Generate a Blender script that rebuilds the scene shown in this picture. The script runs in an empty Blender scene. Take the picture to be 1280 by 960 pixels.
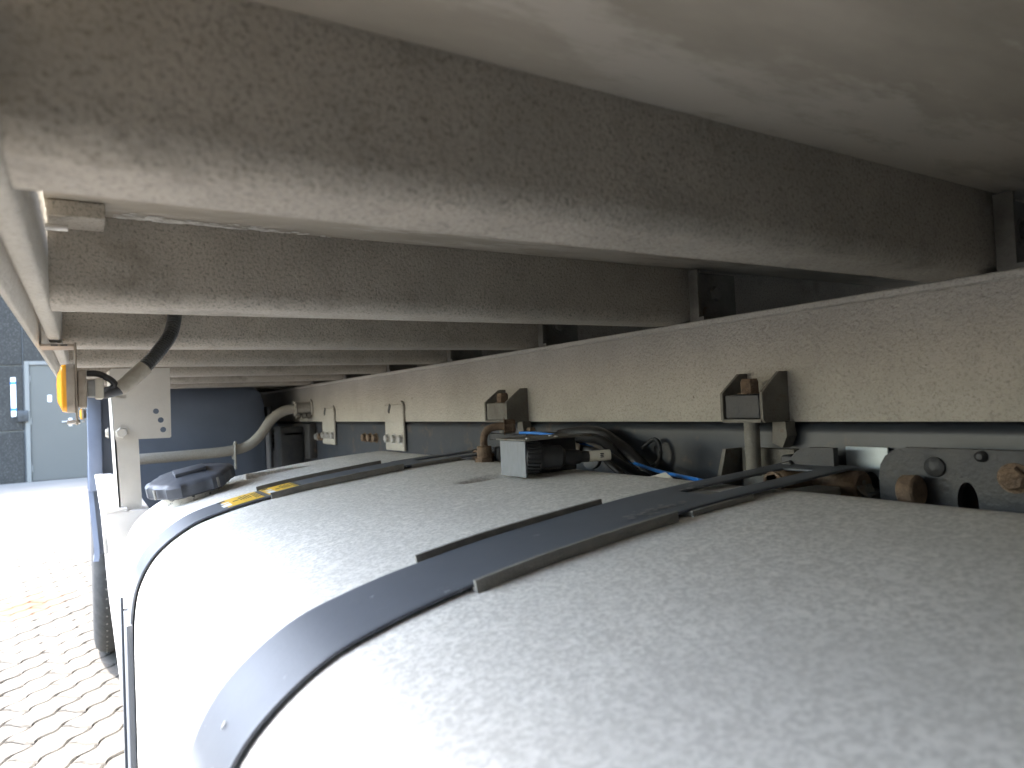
import bpy, bmesh, math, random
from mathutils import Vector, Matrix, noise
random.seed(7)
S = bpy.context.scene
COL = S.collection
R_ = math.radians

# ------------------------------------------------------------------ camera
CAMZ = 1.05
FPX = 856.0
def _n(v): return v.normalized()
_vy = Vector((108-640, 527-480, FPX)).normalized()
_vx = Vector((2013-640, 440-480, FPX)); _vx = (_vx - _vy*_vx.dot(_vy)).normalized()
_vz = _vx.cross(_vy)
ROT = Matrix((_vx, _vy, _vz))                     # camera space (x right, y down, z forward) -> world
def ray(px, py): return ROT @ Vector((px-640, py-480, FPX))
def at(px, py, axis, val):                        # heights are relative to the camera here
    d = ray(px, py); return d*(val/d[axis])
cam = bpy.data.cameras.new('camera'); co = bpy.data.objects.new('camera', cam); COL.objects.link(co)
cam.sensor_width = 36; cam.lens = 36*FPX/1280; cam.clip_start = 0.01; cam.clip_end = 500
m = Matrix.Identity(4)
for i in range(3):
    m[i][0] = ROT[i][0]; m[i][1] = -ROT[i][1]; m[i][2] = -ROT[i][2]
m[2][3] = CAMZ
co.matrix_world = m
cam.dof.use_dof = True; cam.dof.focus_distance = 1.15; cam.dof.aperture_fstop = 7.0
S.camera = co

# ------------------------------------------------------------------ light
W = bpy.data.worlds.new('World'); S.world = W; W.use_nodes = True
sd = Vector((-0.33, 0.42, 1.0)).normalized()      # towards the sun
elev = math.asin(sd.z)
nt = W.node_tree; bg = nt.nodes['Background']
sky = nt.nodes.new('ShaderNodeTexSky'); sky.sky_type = 'NISHITA'; sky.sun_disc = False
sky.sun_elevation = elev; sky.sun_rotation = math.atan2(sd.x, sd.y)
nt.links.new(sky.outputs[0], bg.inputs[0]); bg.inputs[1].default_value = 0.15
sky.dust_density = 2.6; sky.air_density = 1.4; sky.ozone_density = 0.8
sun = bpy.data.lights.new('sun', 'SUN'); sun.energy = 2.0; sun.angle = R_(2.0); sun.color = (1, .95, .88)
so = bpy.data.objects.new('sun', sun); COL.objects.link(so)
so.rotation_euler = sd.to_track_quat('Z', 'Y').to_euler(); so.location = (-3, 3, 8)
S.view_settings.view_transform = 'Standard'; S.view_settings.look = 'None'
S.view_settings.exposure = 4.02; S.view_settings.gamma = 1.0

# ------------------------------------------------------------------ materials
def mat(name, c1, c2=None, scale=20, rough=.6, metal=0, bump=0, bscale=200, spots=None, spot_scale=8, spot_lo=.58, spot_hi=.68,
        spec=.5, stretch=None, detail=6, rough2=None, coat=0, fine=None, fine_scale=400):
    M = bpy.data.materials.new(name); M.use_nodes = True
    t = M.node_tree; N = t.nodes; L = t.links; P = N['Principled BSDF']
    geo = N.new('ShaderNodeNewGeometry'); vec = geo.outputs['Position']
    if stretch:
        mp = N.new('ShaderNodeMapping'); mp.inputs['Scale'].default_value = stretch
        L.new(vec, mp.inputs[0]); vec = mp.outputs[0]
    def nz(sc, det=detail, ro=.6):
        n = N.new('ShaderNodeTexNoise'); n.inputs['Scale'].default_value = sc; n.inputs['Detail'].default_value = det
        n.inputs['Roughness'].default_value = ro; L.new(vec, n.inputs['Vector']); return n
    def ramp(src, lo, hi):
        r = N.new('ShaderNodeMapRange'); r.inputs[1].default_value = lo; r.inputs[2].default_value = hi
        L.new(src, r.inputs[0]); return r.outputs[0]
    def mix(f, a, b):
        x = N.new('ShaderNodeMix'); x.data_type = 'RGBA'
        if hasattr(f, 'links'): L.new(f, x.inputs[0])
        else: x.inputs[0].default_value = f
        for s, v in ((6, a), (7, b)):
            if isinstance(v, tuple): x.inputs[s].default_value = (*v, 1)
            else: L.new(v, x.inputs[s])
        return x.outputs[2]
    col = c1
    if c2: col = mix(ramp(nz(scale).outputs[0], .32, .68), c1, c2)
    if fine: col = mix(ramp(nz(fine_scale, 2).outputs[0], .5, .75), col, fine)
    if spots: col = mix(ramp(nz(spot_scale, 8, .7).outputs[0], spot_lo, spot_hi), col, spots)
    if isinstance(col, tuple): P.inputs['Base Color'].default_value = (*col, 1)
    else: L.new(col, P.inputs['Base Color'])
    P.inputs['Metallic'].default_value = metal
    if rough2 is not None:
        r = N.new('ShaderNodeMapRange'); r.inputs[1].default_value = .3; r.inputs[2].default_value = .7
        r.inputs[3].default_value = rough; r.inputs[4].default_value = rough2
        L.new(nz(scale*1.7).outputs[0], r.inputs[0]); L.new(r.outputs[0], P.inputs['Roughness'])
    else: P.inputs['Roughness'].default_value = rough
    P.inputs['Specular IOR Level'].default_value = spec
    P.inputs['Coat Weight'].default_value = coat
    if bump:
        b = N.new('ShaderNodeBump'); b.inputs['Strength'].default_value = bump; b.inputs['Distance'].default_value = .004
        L.new(nz(bscale, 3, .55).outputs[0], b.inputs['Height']); L.new(b.outputs[0], P.inputs['Normal'])
    return M
M = {}
M['frame'] = mat('dusty_beige_frame_paint', (.385, .350, .300), (.31, .282, .242), 14, 0.62, 0, .42, 300, fine=(.17, .158, .135), fine_scale=330, spots=(.16, .146, .122), spot_scale=9, spot_lo=.56, spot_hi=.74, spec=.2)
M['rail'] = mat('dusty_beige_rail_paint', (.46, .435, .385), (.34, .32, .28), 4.5, .6, 0, .7, 190, fine=(.29, .272, .237), fine_scale=300, spots=(.13, .105, .08), spot_scale=60, spot_lo=.66, spot_hi=.72, spec=.2)
M['floor_under'] = mat('stained_bed_underside', (.39, .35, .29), (.28, .25, .205), 5, .75, 0, .15, 60, stretch=(1, 3.2, 1), spots=(.43, .392, .335), spot_scale=2.4, spot_lo=.50, spot_hi=.56)
M['plate'] = mat('pale_grey_plate_paint', (.62, .59, .53), (.56, .53, .475), 18, .5, 0, .1, 300, spots=(.22, .15, .10), spot_scale=55, spot_lo=.72, spot_hi=.77)
M['strap'] = mat('blue_grey_strap_paint', (.085, .095, .114), (.094, .105, .124), 30, .55, 0, .04, 220, spots=(.30, .31, .32), spot_scale=26, spot_lo=.645, spot_hi=.70, spec=.6)
M['strap_liner'] = mat('dusty_rubber_liner', (.17, .162, .146), (.23, .217, .19), 60, .8, 0, .3, 300)
M['strap_liner_dust'] = mat('pale_dried_mud', (.30, .295, .28), (.22, .215, .205), 90, .85)
M['rusty_black'] = mat('rust_streaked_black', (.03, .03, .033), (.05, .045, .04), 20, .6, 0, .3, 120, stretch=(1, 1, .3), spots=(.16, .11, .07), spot_scale=22, spot_lo=.54, spot_hi=.64)
M['chassis'] = mat('dark_chassis_paint', (.024, .028, .036), (.034, .039, .047), 12, .45, 0, .06, 120, spots=(.10, .07, .048), spot_scale=15, spot_lo=.55, spot_hi=.70)
M['black'] = mat('black_plastic', (.018, .018, .020), (.03, .03, .032), 60, .5, 0, .05, 300)
M['conduit'] = mat('dusty_black_conduit', (.045, .046, .047), (.07, .07, .068), 60, .55)
M['black_dusty'] = mat('dusty_black_steel', (.020, .022, .027), (.042, .041, .040), 25, .55, 0, .25, 160, spots=(.11, .07, .045), spot_scale=30, spot_lo=.66, spot_hi=.76)
M['grey_steel'] = mat('grey_bracket_steel', (.20, .19, .168), (.125, .116, .10), 24, .7, 0, .35, 220, spots=(.15, .105, .07), spot_scale=38, spot_lo=.57, spot_hi=.70, spec=.25)
M['rust'] = mat('flaky_rust', (.185, .125, .08), (.09, .06, .04), 70, .85, 0, .6, 260, spots=(.27, .21, .15), spot_scale=90, spot_lo=.6, spot_hi=.72)
M['mudguard'] = mat('blue_grey_mudguard_plastic', (.14, .168, .22), (.12, .145, .19), 7, .45, 0, .04, 260, spots=(.13, .14, .16), spot_scale=18, spot_lo=.68, spot_hi=.78)
M['cap'] = mat('faded_cap_plastic', (.055, .062, .078), (.075, .082, .098), 35, .5, 0, .06, 380)
M['zinc'] = mat('zinc_steel', (.55, .54, .52), (.42, .41, .40), 60, .4, .7, .05, 300)
M['box_steel'] = mat('galvanised_housing', (.20, .212, .225), (.165, .176, .188), 45, .5, .35, .06, 200, stretch=(4, 4, 1))
M['amber'] = mat('amber_lens', (.85, .36, .015), None, rough=.22, spec=.6, coat=.4)
M['lamp_body'] = mat('dusty_lamp_housing', (.36, .31, .25), (.28, .23, .18), 60, .6, 0, .1, 300)
M['connector'] = mat('grey_connector', (.20, .20, .19), (.27, .26, .24), 80, .6)
M['sleeve'] = mat('beige_heatshrink', (.40, .365, .30), (.30, .27, .22), 90, .6, 0, .1, 200)
M['blue'] = mat('blue_air_hose', (.02, .17, .55), None, rough=.35)
M['tag'] = mat('cream_tag', (.55, .51, .42), (.48, .44, .36), 80, .6)
M['ink'] = mat('black_ink', (.04, .04, .04), None, rough=.7)
M['yellow'] = mat('yellow_label', (.80, .50, .05), (.72, .44, .05), 60, .5)
M['white'] = mat('white_paint', (.78, .78, .77), (.7, .7, .69), 9, .5)
M['bright_box'] = mat('brushed_aluminium_box', (.70, .70, .70), (.62, .62, .62), 20, .42, .25, .03, 200)
M['tyre'] = mat('tyre_rubber', (.035, .036, .038), (.06, .06, .06), 40, .8, 0, .2, 120)
M['sunlit_edge_blue'] = mat('sunlit_mudguard_edge', (.20, .24, .32), (.17, .2, .27), 10, .4)  # mudguard blue made lighter to paint in sunlight on its edge
M['wood_stain'] = mat('dried_salt', (.75, .73, .68), (.5, .47, .42), 90, .9, 0, .5, 200)
M['door'] = mat('blue_grey_door_paint', (.072, .069, .063), (.067, .064, .059), 2, .4)
M['door_frame'] = mat('door_frame_paint', (.14, .135, .125), (.125, .12, .112), 3, .5)
M['panel'] = mat('exposed_aggregate_panel', (.020, .0178, .0152), (.0155, .0138, .0117), 2.2, .85, 0, .5, 60, fine=(.06, .056, .051), fine_scale=38)
M['panel_joint'] = mat('grey_joint_mortar', (.16, .16, .16), (.13, .13, .13), 6, .9)
M['concrete'] = mat('concrete_apron', (.16, .145, .125), (.135, .122, .106), 1.3, .9, 0, .2, 40)
M['roof'] = mat('roof_felt', (.08, .08, .08), None, rough=.9)
M['sand'] = mat('joint_sand', (.05, .046, .04), (.038, .034, .03), 60, .95, 0, .3, 200)
M['steel_bright'] = mat('bare_bright_steel', (.42, .47, .49), (.34, .38, .4), 40, .45, .3)

def tank_material():
    m = bpy.data.materials.new('weathered_aluminium'); m.use_nodes = True
    t = m.node_tree; N = t.nodes; L = t.links; P = N['Principled BSDF']
    geo = N.new('ShaderNodeNewGeometry'); pos = geo.outputs['Position']
    def nz(sc, det, ro=.6):
        n = N.new('ShaderNodeTexNoise'); n.inputs['Scale'].default_value = sc; n.inputs['Detail'].default_value = det
        n.inputs['Roughness'].default_value = ro; L.new(pos, n.inputs['Vector']); return n.outputs[0]
    def rng(src, a, b, c=0, d=1):
        r = N.new('ShaderNodeMapRange'); r.inputs[1].default_value = a; r.inputs[2].default_value = b
        r.inputs[3].default_value = c; r.inputs[4].default_value = d; L.new(src, r.inputs[0]); return r.outputs[0]
    def mix(f, a, b):
        x = N.new('ShaderNodeMix'); x.data_type = 'RGBA'; L.new(f, x.inputs[0])
        for s, v in ((6, a), (7, b)):
            if isinstance(v, tuple): x.inputs[s].default_value = (*v, 1)
            else: L.new(v, x.inputs[s])
        return x.outputs[2]
    c = mix(rng(nz(230, 3, .65), .42, .60), (.52, .50, .465), (.71, .685, .64))
    c = mix(rng(nz(95, 4), .52, .68), c, (.76, .73, .685))
    c = mix(rng(nz(7, 4), .40, .75, 0, .45), c, (.50, .48, .45))
    c = mix(rng(nz(26, 6, .7), .70, .76, 0, .5), c, (.56, .48, .38))
    L.new(c, P.inputs['Base Color'])
    P.inputs['Metallic'].default_value = .0
    P.inputs['Specular IOR Level'].default_value = .35
    L.new(rng(nz(160, 2), .3, .7, .62, .80), P.inputs['Roughness'])
    b = N.new('ShaderNodeBump'); b.inputs['Strength'].default_value = .16; b.inputs['Distance'].default_value = .003
    L.new(nz(260, 3), b.inputs['Height']); L.new(b.outputs[0], P.inputs['Normal'])
    return m
M['tank'] = tank_material()

def paver_material():
    m = mat('sandy_concrete_paver', (.078, .071, .061), (.055, .050, .042), 9, .92, 0, .5, 130, fine=(.05, .044, .038), fine_scale=120)
    t = m.node_tree; N = t.nodes; L = t.links; P = N['Principled BSDF']
    src = P.inputs['Base Color'].links[0].from_socket
    oi = N.new('ShaderNodeObjectInfo')
    # a rust stain on the paving beside the wheel
    geo = N.new('ShaderNodeNewGeometry')
    nz = N.new('ShaderNodeTexNoise'); nz.inputs['Scale'].default_value = 6; nz.inputs['Detail'].default_value = 5
    L.new(geo.outputs['Position'], nz.inputs['Vector'])
    st = N.new('ShaderNodeVectorMath'); st.operation = 'SUBTRACT'
    p = at(28, 758, 2, -CAMZ); st.inputs[1].default_value = (p.x, p.y, 0); L.new(geo.outputs['Position'], st.inputs[0])
    sc = N.new('ShaderNodeVectorMath'); sc.operation = 'MULTIPLY'; sc.inputs[1].default_value = (3.6, 2.4, 0); L.new(st.outputs[0], sc.inputs[0])
    ln = N.new('ShaderNodeVectorMath'); ln.operation = 'LENGTH'; L.new(sc.outputs[0], ln.inputs[0])
    ad = N.new('ShaderNodeMath'); ad.operation = 'ADD'; L.new(ln.outputs['Value'], ad.inputs[0]); L.new(nz.outputs[0], ad.inputs[1])
    r = N.new('ShaderNodeMapRange'); r.inputs[1].default_value = .75; r.inputs[2].default_value = 1.5; r.inputs[3].default_value = .9; r.inputs[4].default_value = 0
    L.new(ad.outputs[0], r.inputs[0])
    x = N.new('ShaderNodeMix'); x.data_type = 'RGBA'; L.new(r.outputs[0], x.inputs[0]); L.new(src, x.inputs[6]); x.inputs[7].default_value = (.085, .034, .012, 1)
    hs = N.new('ShaderNodeHueSaturation'); L.new(x.outputs[2], hs.inputs['Color'])
    vr = N.new('ShaderNodeMapRange'); vr.inputs[3].default_value = .86; vr.inputs[4].default_value = 1.12
    L.new(oi.outputs['Random'], vr.inputs[0]); L.new(vr.outputs[0], hs.inputs['Value'])
    L.new(hs.outputs[0], P.inputs['Base Color'])
    return m
M['paver'] = paver_material()

# ------------------------------------------------------------------ mesh helpers (coordinates relative to the camera height)
class MB:
    def __init__(s): s.v = []; s.f = []; s.smooth = []
    def add(s, vs, fs, smooth=False):
        o = len(s.v); s.v += [tuple(x) for x in vs]
        for f in fs: s.f.append(tuple(i+o for i in f)); s.smooth.append(smooth)
        return s
    def from_bm(s, bm, smooth=False):
        bm.verts.index_update()
        s.add([v.co.copy() for v in bm.verts], [[v.index for v in f.verts] for f in bm.faces], smooth); bm.free(); return s
    def box(s, x0, x1, y0, y1, z0, z1, bevel=0, seg=2, mtx=None):
        bm = bmesh.new(); bmesh.ops.create_cube(bm, size=1)
        for v in bm.verts: v.co = Vector(((x0+x1)/2+v.co.x*(x1-x0), (y0+y1)/2+v.co.y*(y1-y0), (z0+z1)/2+v.co.z*(z1-z0)))
        if bevel: bmesh.ops.bevel(bm, geom=bm.edges[:], offset=bevel, segments=seg, profile=.5, affect='EDGES')
        if mtx: bmesh.ops.transform(bm, matrix=mtx, verts=bm.verts)
        return s.from_bm(bm, bool(bevel))
    def prism(s, prof, axis, a, b, smooth=True, caps=True):        # closed 2D profile extruded along an axis
        n = len(prof)
        def mk(p, t):
            return {0: (t, p[0], p[1]), 1: (p[0], t, p[1]), 2: (p[0], p[1], t)}[axis]
        vs = [mk(p, a) for p in prof]+[mk(p, b) for p in prof]
        s.add(vs, [(i, (i+1) % n, n+(i+1) % n, n+i) for i in range(n)], smooth)
        if caps:
            s.add([mk(p, a) for p in prof], [tuple(range(n))[::-1]]); s.add([mk(p, b) for p in prof], [tuple(range(n))])
        return s
    def tube(s, pts, r, n=12, rad=None, caps=True):
        pts = [Vector(p) for p in pts]; k = len(pts); rings = []
        up = None
        for i, p in enumerate(pts):
            t = (pts[min(i+1, k-1)]-pts[max(i-1, 0)]).normalized()
            if up is None:
                up = t.orthogonal().normalized()
            up = (up-t*up.dot(t)).normalized(); sd_ = t.cross(up)
            rr = rad[i] if rad else r
            rings.append([p+(up*math.cos(2*math.pi*j/n)+sd_*math.sin(2*math.pi*j/n))*rr for j in range(n)])
        vs = [v for q in rings for v in q]
        s.add(vs, [(i*n+j, i*n+(j+1) % n, (i+1)*n+(j+1) % n, (i+1)*n+j) for i in range(k-1) for j in range(n)], True)
        if caps:
            s.add(rings[0], [tuple(range(n))[::-1]]); s.add(rings[-1], [tuple(range(n))])
        return s
    def cyl(s, a, b, r, n=20, r2=None, bev=0):
        a = Vector(a); b = Vector(b); d = (b-a).normalized(); r2 = r if r2 is None else r2
        if bev: return s.tube([a, a+d*bev, b-d*bev, b], r, n, [r-bev, r, r2, r2-bev])
        return s.tube([a, b], r, n, [r, r2])
    def lathe(s, prof, centre, axis, n=24):                        # prof: (radius, distance along the axis)
        axis = Vector(axis).normalized(); u = axis.orthogonal().normalized(); w = axis.cross(u); c = Vector(centre)
        vs = [c+axis*h+(u*math.cos(2*math.pi*j/n)+w*math.sin(2*math.pi*j/n))*r for r, h in prof for j in range(n)]
        k = len(prof)
        return s.add(vs, [(i*n+j, i*n+(j+1) % n, (i+1)*n+(j+1) % n, (i+1)*n+j) for i in range(k-1) for j in range(n)], True)
    def hexhead(s, c, axis, r, h):
        axis = Vector(axis).normalized(); c = Vector(c)
        s.tube([c, c+axis*h*.8, c+axis*h], r, 6, [r, r, r*.86])
        for i in range(len(s.smooth)-12, len(s.smooth)): s.smooth[i] = False
        s.tube([c, c+axis*.0015], r*1.25, 16); return s
    def build(s, name, material, parent=None):
        me = bpy.data.meshes.new(name); me.from_pydata([(x, y, z+CAMZ) for x, y, z in s.v], [], s.f); me.update()
        for p, q in zip(me.polygons, s.smooth): p.use_smooth = q
        bm = bmesh.new(); bm.from_mesh(me); bmesh.ops.remove_doubles(bm, verts=bm.verts, dist=1e-6)
        bmesh.ops.recalc_face_normals(bm, faces=bm.faces)
        for e in bm.edges:
            if len(e.link_faces) == 2 and e.calc_face_angle(0) > R_(38): e.smooth = False
        bm.to_mesh(me); bm.free()
        me.materials.append(M[material] if isinstance(material, str) else material)
        o = bpy.data.objects.new(name, me); COL.objects.link(o)
        if parent: attach(o, parent)
        return o
WORLD = {}
def attach(o, parent):
    o.parent = parent
    t = Vector((0, 0, 0)); p = parent
    while p: t += p.location; p = p.parent
    o.location = Vector(o.location)-t if o.get('_abs') is None else o.location
    return o
def plate_holes(outline, holes, thick, plane, off):
    """flat plate with real holes; outline and holes in 2D, plane 'xz' (facing -y) or 'yz' (facing -x)"""
    cu = bpy.data.curves.new('c', 'CURVE'); cu.dimensions = '2D'; cu.fill_mode = 'BOTH'; cu.extrude = thick/2
    for poly in [outline]+holes:
        sp = cu.splines.new('POLY'); sp.points.add(len(poly)-1); sp.use_cyclic_u = True
        for q, (a, b) in zip(sp.points, poly): q.co = (a, b, 0, 1)
    o = bpy.data.objects.new('c', cu); COL.objects.link(o)
    me = bpy.data.meshes.new_from_object(o.evaluated_get(bpy.context.evaluated_depsgraph_get()))
    out = MB()
    f = (lambda c: (c.x, off-c.z, c.y)) if plane == 'xz' else (lambda c: (off+c.z, c.x, c.y))
    out.add([f(v.co) for v in me.vertices], [tuple(p.vertices) for p in me.polygons])
    bpy.data.objects.remove(o); bpy.data.meshes.remove(me)
    return out
def circle(cx, cy, r, n=18, rx=None): return [(cx+(rx or r)*math.cos(2*math.pi*i/n), cy+r*math.sin(2*math.pi*i/n)) for i in range(n)]
def rrect(x0, x1, y0, y1, r, n=5):
    if not isinstance(r, (list, tuple)): r = [r]*4
    out = []
    for (cx, cy, a0, q) in ((x1, y1, 0, r[0]), (x0, y1, 90, r[1]), (x0, y0, 180, r[2]), (x1, y0, 270, r[3])):
        sx = -1 if cx == x1 else 1; sy = -1 if cy == y1 else 1
        for i in range(n+1):
            a = R_(a0+90*i/n); out.append((cx+sx*q+q*math.cos(a), cy+sy*q+q*math.sin(a)))
    return out
def bez(pts, n=24):                                              # Catmull-Rom through the points
    pts = [Vector(p) for p in pts]; q = [pts[0]*2-pts[1]]+pts+[pts[-1]*2-pts[-2]]; out = []
    k = len(pts)-1
    for i in range(n+1):
        u = min(i/n*k, k-1e-6); j = int(u); t = u-j; a, b, c, d = q[j:j+4]
        out.append(.5*((2*b)+(c-a)*t+(2*a-5*b+4*c-d)*t*t+(3*b-a-3*c+d)*t**3))
    return out
def tag(o, label=None, cat=None, group=None, kind=None):
    for k, v in (('label', label), ('category', cat), ('group', group), ('kind', kind)):
        if v: o[k] = v
    return o
def empty(name, loc):
    o = bpy.data.objects.new(name, None); COL.objects.link(o); o.location = loc; o.empty_display_size = .2; return o
def copy_part(o, parent, off):
    c = o.copy(); COL.objects.link(c); c.parent = parent; c.location = Vector(o.location)+Vector(off)
    for ch in [x for x in bpy.data.objects if x.parent == o]:
        d = ch.copy(); COL.objects.link(d); d.parent = c
    return c

# ------------------------------------------------------------------ dimensions of the truck (metres, height relative to the camera)
ZC = .203            # underside of the bed
ZB = .1155           # underside of the cross beams / top of the sub frame
Y0, SP, BW = .345, .44, .07
XR = .828            # outer face of the sub frame rail
ZRB = -.0445         # bottom of the sub frame rail
YA, YZ = -3.2, 7.2
truck = empty('truck', (1.2, 2.0, 0))
tag(truck, 'flatbed truck seen from under its bed, with steel cross beams and weathered aluminium fuel tank', 'truck')
T = truck

# ------------------------------------------------------------------ bed
b = MB(); b.box(-.058, 2.46, YA, YZ, ZC, ZC+.035)
floor_panel = b.build('bed_floor', 'floor_under', T)
prof = rrect(0, BW, ZB, ZC-.0004, [.003, .003, .024, .012], 7)   # y, z ; big radius on the lower edges
prof = rrect(0, BW, ZB, ZC-.0004, .003, 1)
def beam_profile():
    p = [(BW, ZC-.0003), (0, ZC-.0003)]
    r = .018
    for i in range(9): a = R_(180+90*i/8); p.append((r+r*math.cos(a), ZB+r+r*math.sin(a)))
    r = .008
    for i in range(5): a = R_(270+90*i/4); p.append((BW-r+r*math.cos(a), ZB+r+r*math.sin(a)))
    return p
b = MB(); bp = beam_profile()
NX = 60; xs = [-.0273+(2.43+.0273)*(i/NX) for i in range(NX+1)]
n = len(bp)
vs = [(x, p[0], p[1]+.0012*noise.noise(Vector((x*3, p[0]*5, 1)))*(p[1] < ZB+.03)) for x in xs for p in bp]
b.add(vs, [(i*n+j, i*n+(j+1) % n, (i+1)*n+(j+1) % n, (i+1)*n+j) for i in range(NX) for j in range(n)], True)
b.add(vs[:n], [tuple(range(n))]); b.add(vs[-n:], [tuple(range(n))])
beam0 = b.build('cross_beam', 'frame', T)
base_loc = beam0.location.copy(); beam0.location = base_loc+Vector((0, Y0, 0))
beams = {0: beam0}
for k in list(range(-3, 0))+list(range(1, 16)):
    c = beam0.copy(); COL.objects.link(c); c.location = base_loc+Vector((0, Y0+SP*k, 0)); beams[k] = c
# angle brackets that tie the beams to the sub frame
b = MB()
b.box(XR+.010, XR+.112, -.006, -.0008, ZB+.001, ZC-.006, .001, 1)
b.prism([(XR+.006, -.020), (XR+.0115, -.020), (XR+.0115, -.0012), (XR+.006, -.0012)], 2, ZB+.0035, ZC-.004, False)
b.prism([(-.030, ZB+.0012), (-.0012, ZB+.0012), (-.0012, ZB+.0065), (-.030, ZB+.0065)], 0, XR+.006, XR+.112, False)
bp_ = b.build('mounting_bracket', 'grey_steel', T); bl = bp_.location.copy(); bp_.location = bl+Vector((0, Y0, 0))
b = MB(); b.hexhead((XR+.058, -.0065, (ZB+ZC)/2+.004), (0, -1, 0), .012, .008)
bb = b.build('bolt', 'grey_steel', None); bb.parent = bp_; bb.location = (0, 0, 0); 
bb.location = bl   # the bracket's own offset is zero in its mesh
bb.location = (0, 0, 0)
for k in range(1, 9): copy_part(bp_, T, (0, SP*k, 0))
# left side rail of the bed with its outer lip
b = MB()
b.prism([(-.0585, ZB-.006), (-.0525, ZB-.006), (-.0525, .150), (-.0425, .150), (-.0425, ZB+.002), (-.0405, ZB), (-.030, ZB), (-.0275, ZB+.0025), (-.0275, ZC-.0003), (-.0585, ZC-.0003)], 1, YA, YZ)
side_rail = b.build('side_rail', 'rail', T)
b = MB(); b.box(-.064, -.0587, YA, YZ, ZB+.03, ZC+.11, .001, 1); b.build('side_board', 'rail', T)
b = MB(); b.prism([(2.43, ZB), (2.46, ZB), (2.46, ZC+.11), (2.43, ZC+.11)], 1, YA, YZ, False); b.build('side_rail', 'plate', T)
# cleat and studs in the corner of the second bay
b = MB(); p = at(35, 262, 1, .745); q = at(131, 262, 1, .745)
b.box(-.026, q.x, .735, Y0+SP-.001, ZC-.016, ZC-.0006, .001, 1); b.build('cleat', 'frame', T)
for yy, zz in ((.742, .178), (1.19, .165)):
    b = MB(); b.cyl((-.0275, yy, zz), (-.010, yy, zz), .0032, 10); b.build('stud', 'zinc', T)
b = MB()                                                        # dried salt where the water ran
for i in range(200):
    x = .03+abs(random.gauss(0, .10)); y = Y0+SP-.002-abs(random.gauss(0, .012))*max(.15, 1-x*3)
    r = random.uniform(.0006, .0035)
    pts = [(x+r*2.2*math.cos(a)*random.uniform(.6, 1), y+r*math.sin(a)*random.uniform(.6, 1), ZC-.0009-i*2e-6) for a in [j*1.2566 for j in range(5)]]
    b.add(pts, [(0, 1, 2, 3, 4)])
tag(b.build('salt_stain', 'wood_stain', T), kind='stuff')

# ------------------------------------------------------------------ sub frame and chassis rails
def rail_profile(x0, sgn):
    p = [(x0, ZRB), (x0, ZB-.012), (x0+.001*sgn, ZB-.0105), (x0-.003*sgn, ZB-.0085), (x0-.004*sgn, ZB-.006), (x0-.004*sgn, ZB-.002), (x0-.002*sgn, ZB-.0003), (x0+.075*sgn, ZB-.0003), (x0+.075*sgn, ZRB)]
    return p
b = MB(); b.prism(rail_profile(XR, 1), 1, YA, YZ); b.build('subframe_rail', 'rail', T)
b = MB(); b.prism(rail_profile(XR+.82, -1), 1, YA, YZ); b.build('subframe_rail', 'rail', T)
def chassis_profile(x0, sgn):
    r = .016; p = []
    for i in range(8):
        a = R_(180-90*i/7); p.append((x0+sgn*(r+r*math.cos(a)), ZRB-.0015-r+r*math.sin(a)))
    return [(x0, -.30)]+p+[(x0+.075*sgn, ZRB-.0015), (x0+.075*sgn, -.30)]
b = MB(); b.prism(chassis_profile(XR+.003, 1), 1, YA, YZ); b.build('chassis_rail', 'chassis', T)
b = MB(); b.prism(chassis_profile(XR+.817, -1), 1, YA, YZ); b.build('chassis_rail', 'chassis', T)
b = MB(); b.box(1.76, 2.40, -1.2, 3.1, -.70, -.12, .03, 3); b.build('far_side_blocker', 'black_dusty', T)  # hidden box added on the far side to block light
for yy in (-1.2, 1.9, 4.4):
    b = MB(); b.box(XR+.078, XR+.742, yy, yy+.12, -.28, -.06); b.build('chassis_crossmember', 'chassis', T)

# ------------------------------------------------------------------ fuel tank
TP = [(.40, -.66), (.12, -.66), (.075, -.648), (.058, -.615), (.0545, -.56), (.0545, -.45), (.0545, -.36), (.0575, -.302), (.067, -.258), (.092, -.2165),
      (.139, -.182), (.190, -.1645), (.255, -.1505), (.35, -.1365), (.50, -.1215), (.60, -.1145), (.655, -.1125), (.69, -.1185), (.725, -.138), (.745, -.175), (.752, -.25), (.752, -.45), (.750, -.58), (.735, -.635), (.69, -.66)]
def resample(pts, step):
    d = bez([(p[0], p[1], 0) for p in pts], 900); out = [d[0]]; acc = 0
    for a, c in zip(d, d[1:]):
        acc += (c-a).length
        if acc >= step: out.append(c); acc = 0
    return [(p.x, p.y) for p in out]
tp = resample(TP, .008)
YT0, YT1 = -.85, 1.735
cxz = (.40, -.39)
rows = []
def shrink(p, d):
    v = Vector((p[0]-cxz[0], p[1]-cxz[1])); l = v.length; v *= max(0, (l-d))/l; return (cxz[0]+v.x, cxz[1]+v.y)
ys = [YT0+i*(YT1-.02-YT0)/300 for i in range(301)]
de = at(612, 595, 2, -.1165)
for y in ys:
    row = []
    for x, z in tp:
        dz = 0
        if z > -.25 and x > .1:
            u = ((x-de.x)/.040); v = ((y-de.y)/.016); e = u*u+v*v
            if e < 6: dz -= .021*math.exp(-e*1.3)
            dz += .0012*noise.noise(Vector((x*6, y*5, 3)))
        row.append((x, y, z+dz))
    rows.append(row)
for i in range(1, 6):
    a = R_(90*i/5); rows.append([(*[shrink(p, .02*(1-math.cos(a)))][0:1][0][:1], YT1-.02+.02*math.sin(a), shrink(p, .02*(1-math.cos(a)))[1]) for p in tp])
rows.append([(shrink(p, .16)[0], YT1+.012, shrink(p, .16)[1]) for p in tp])
rows.append([(cxz[0], YT1+.018, cxz[1]) for p in tp])
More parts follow.
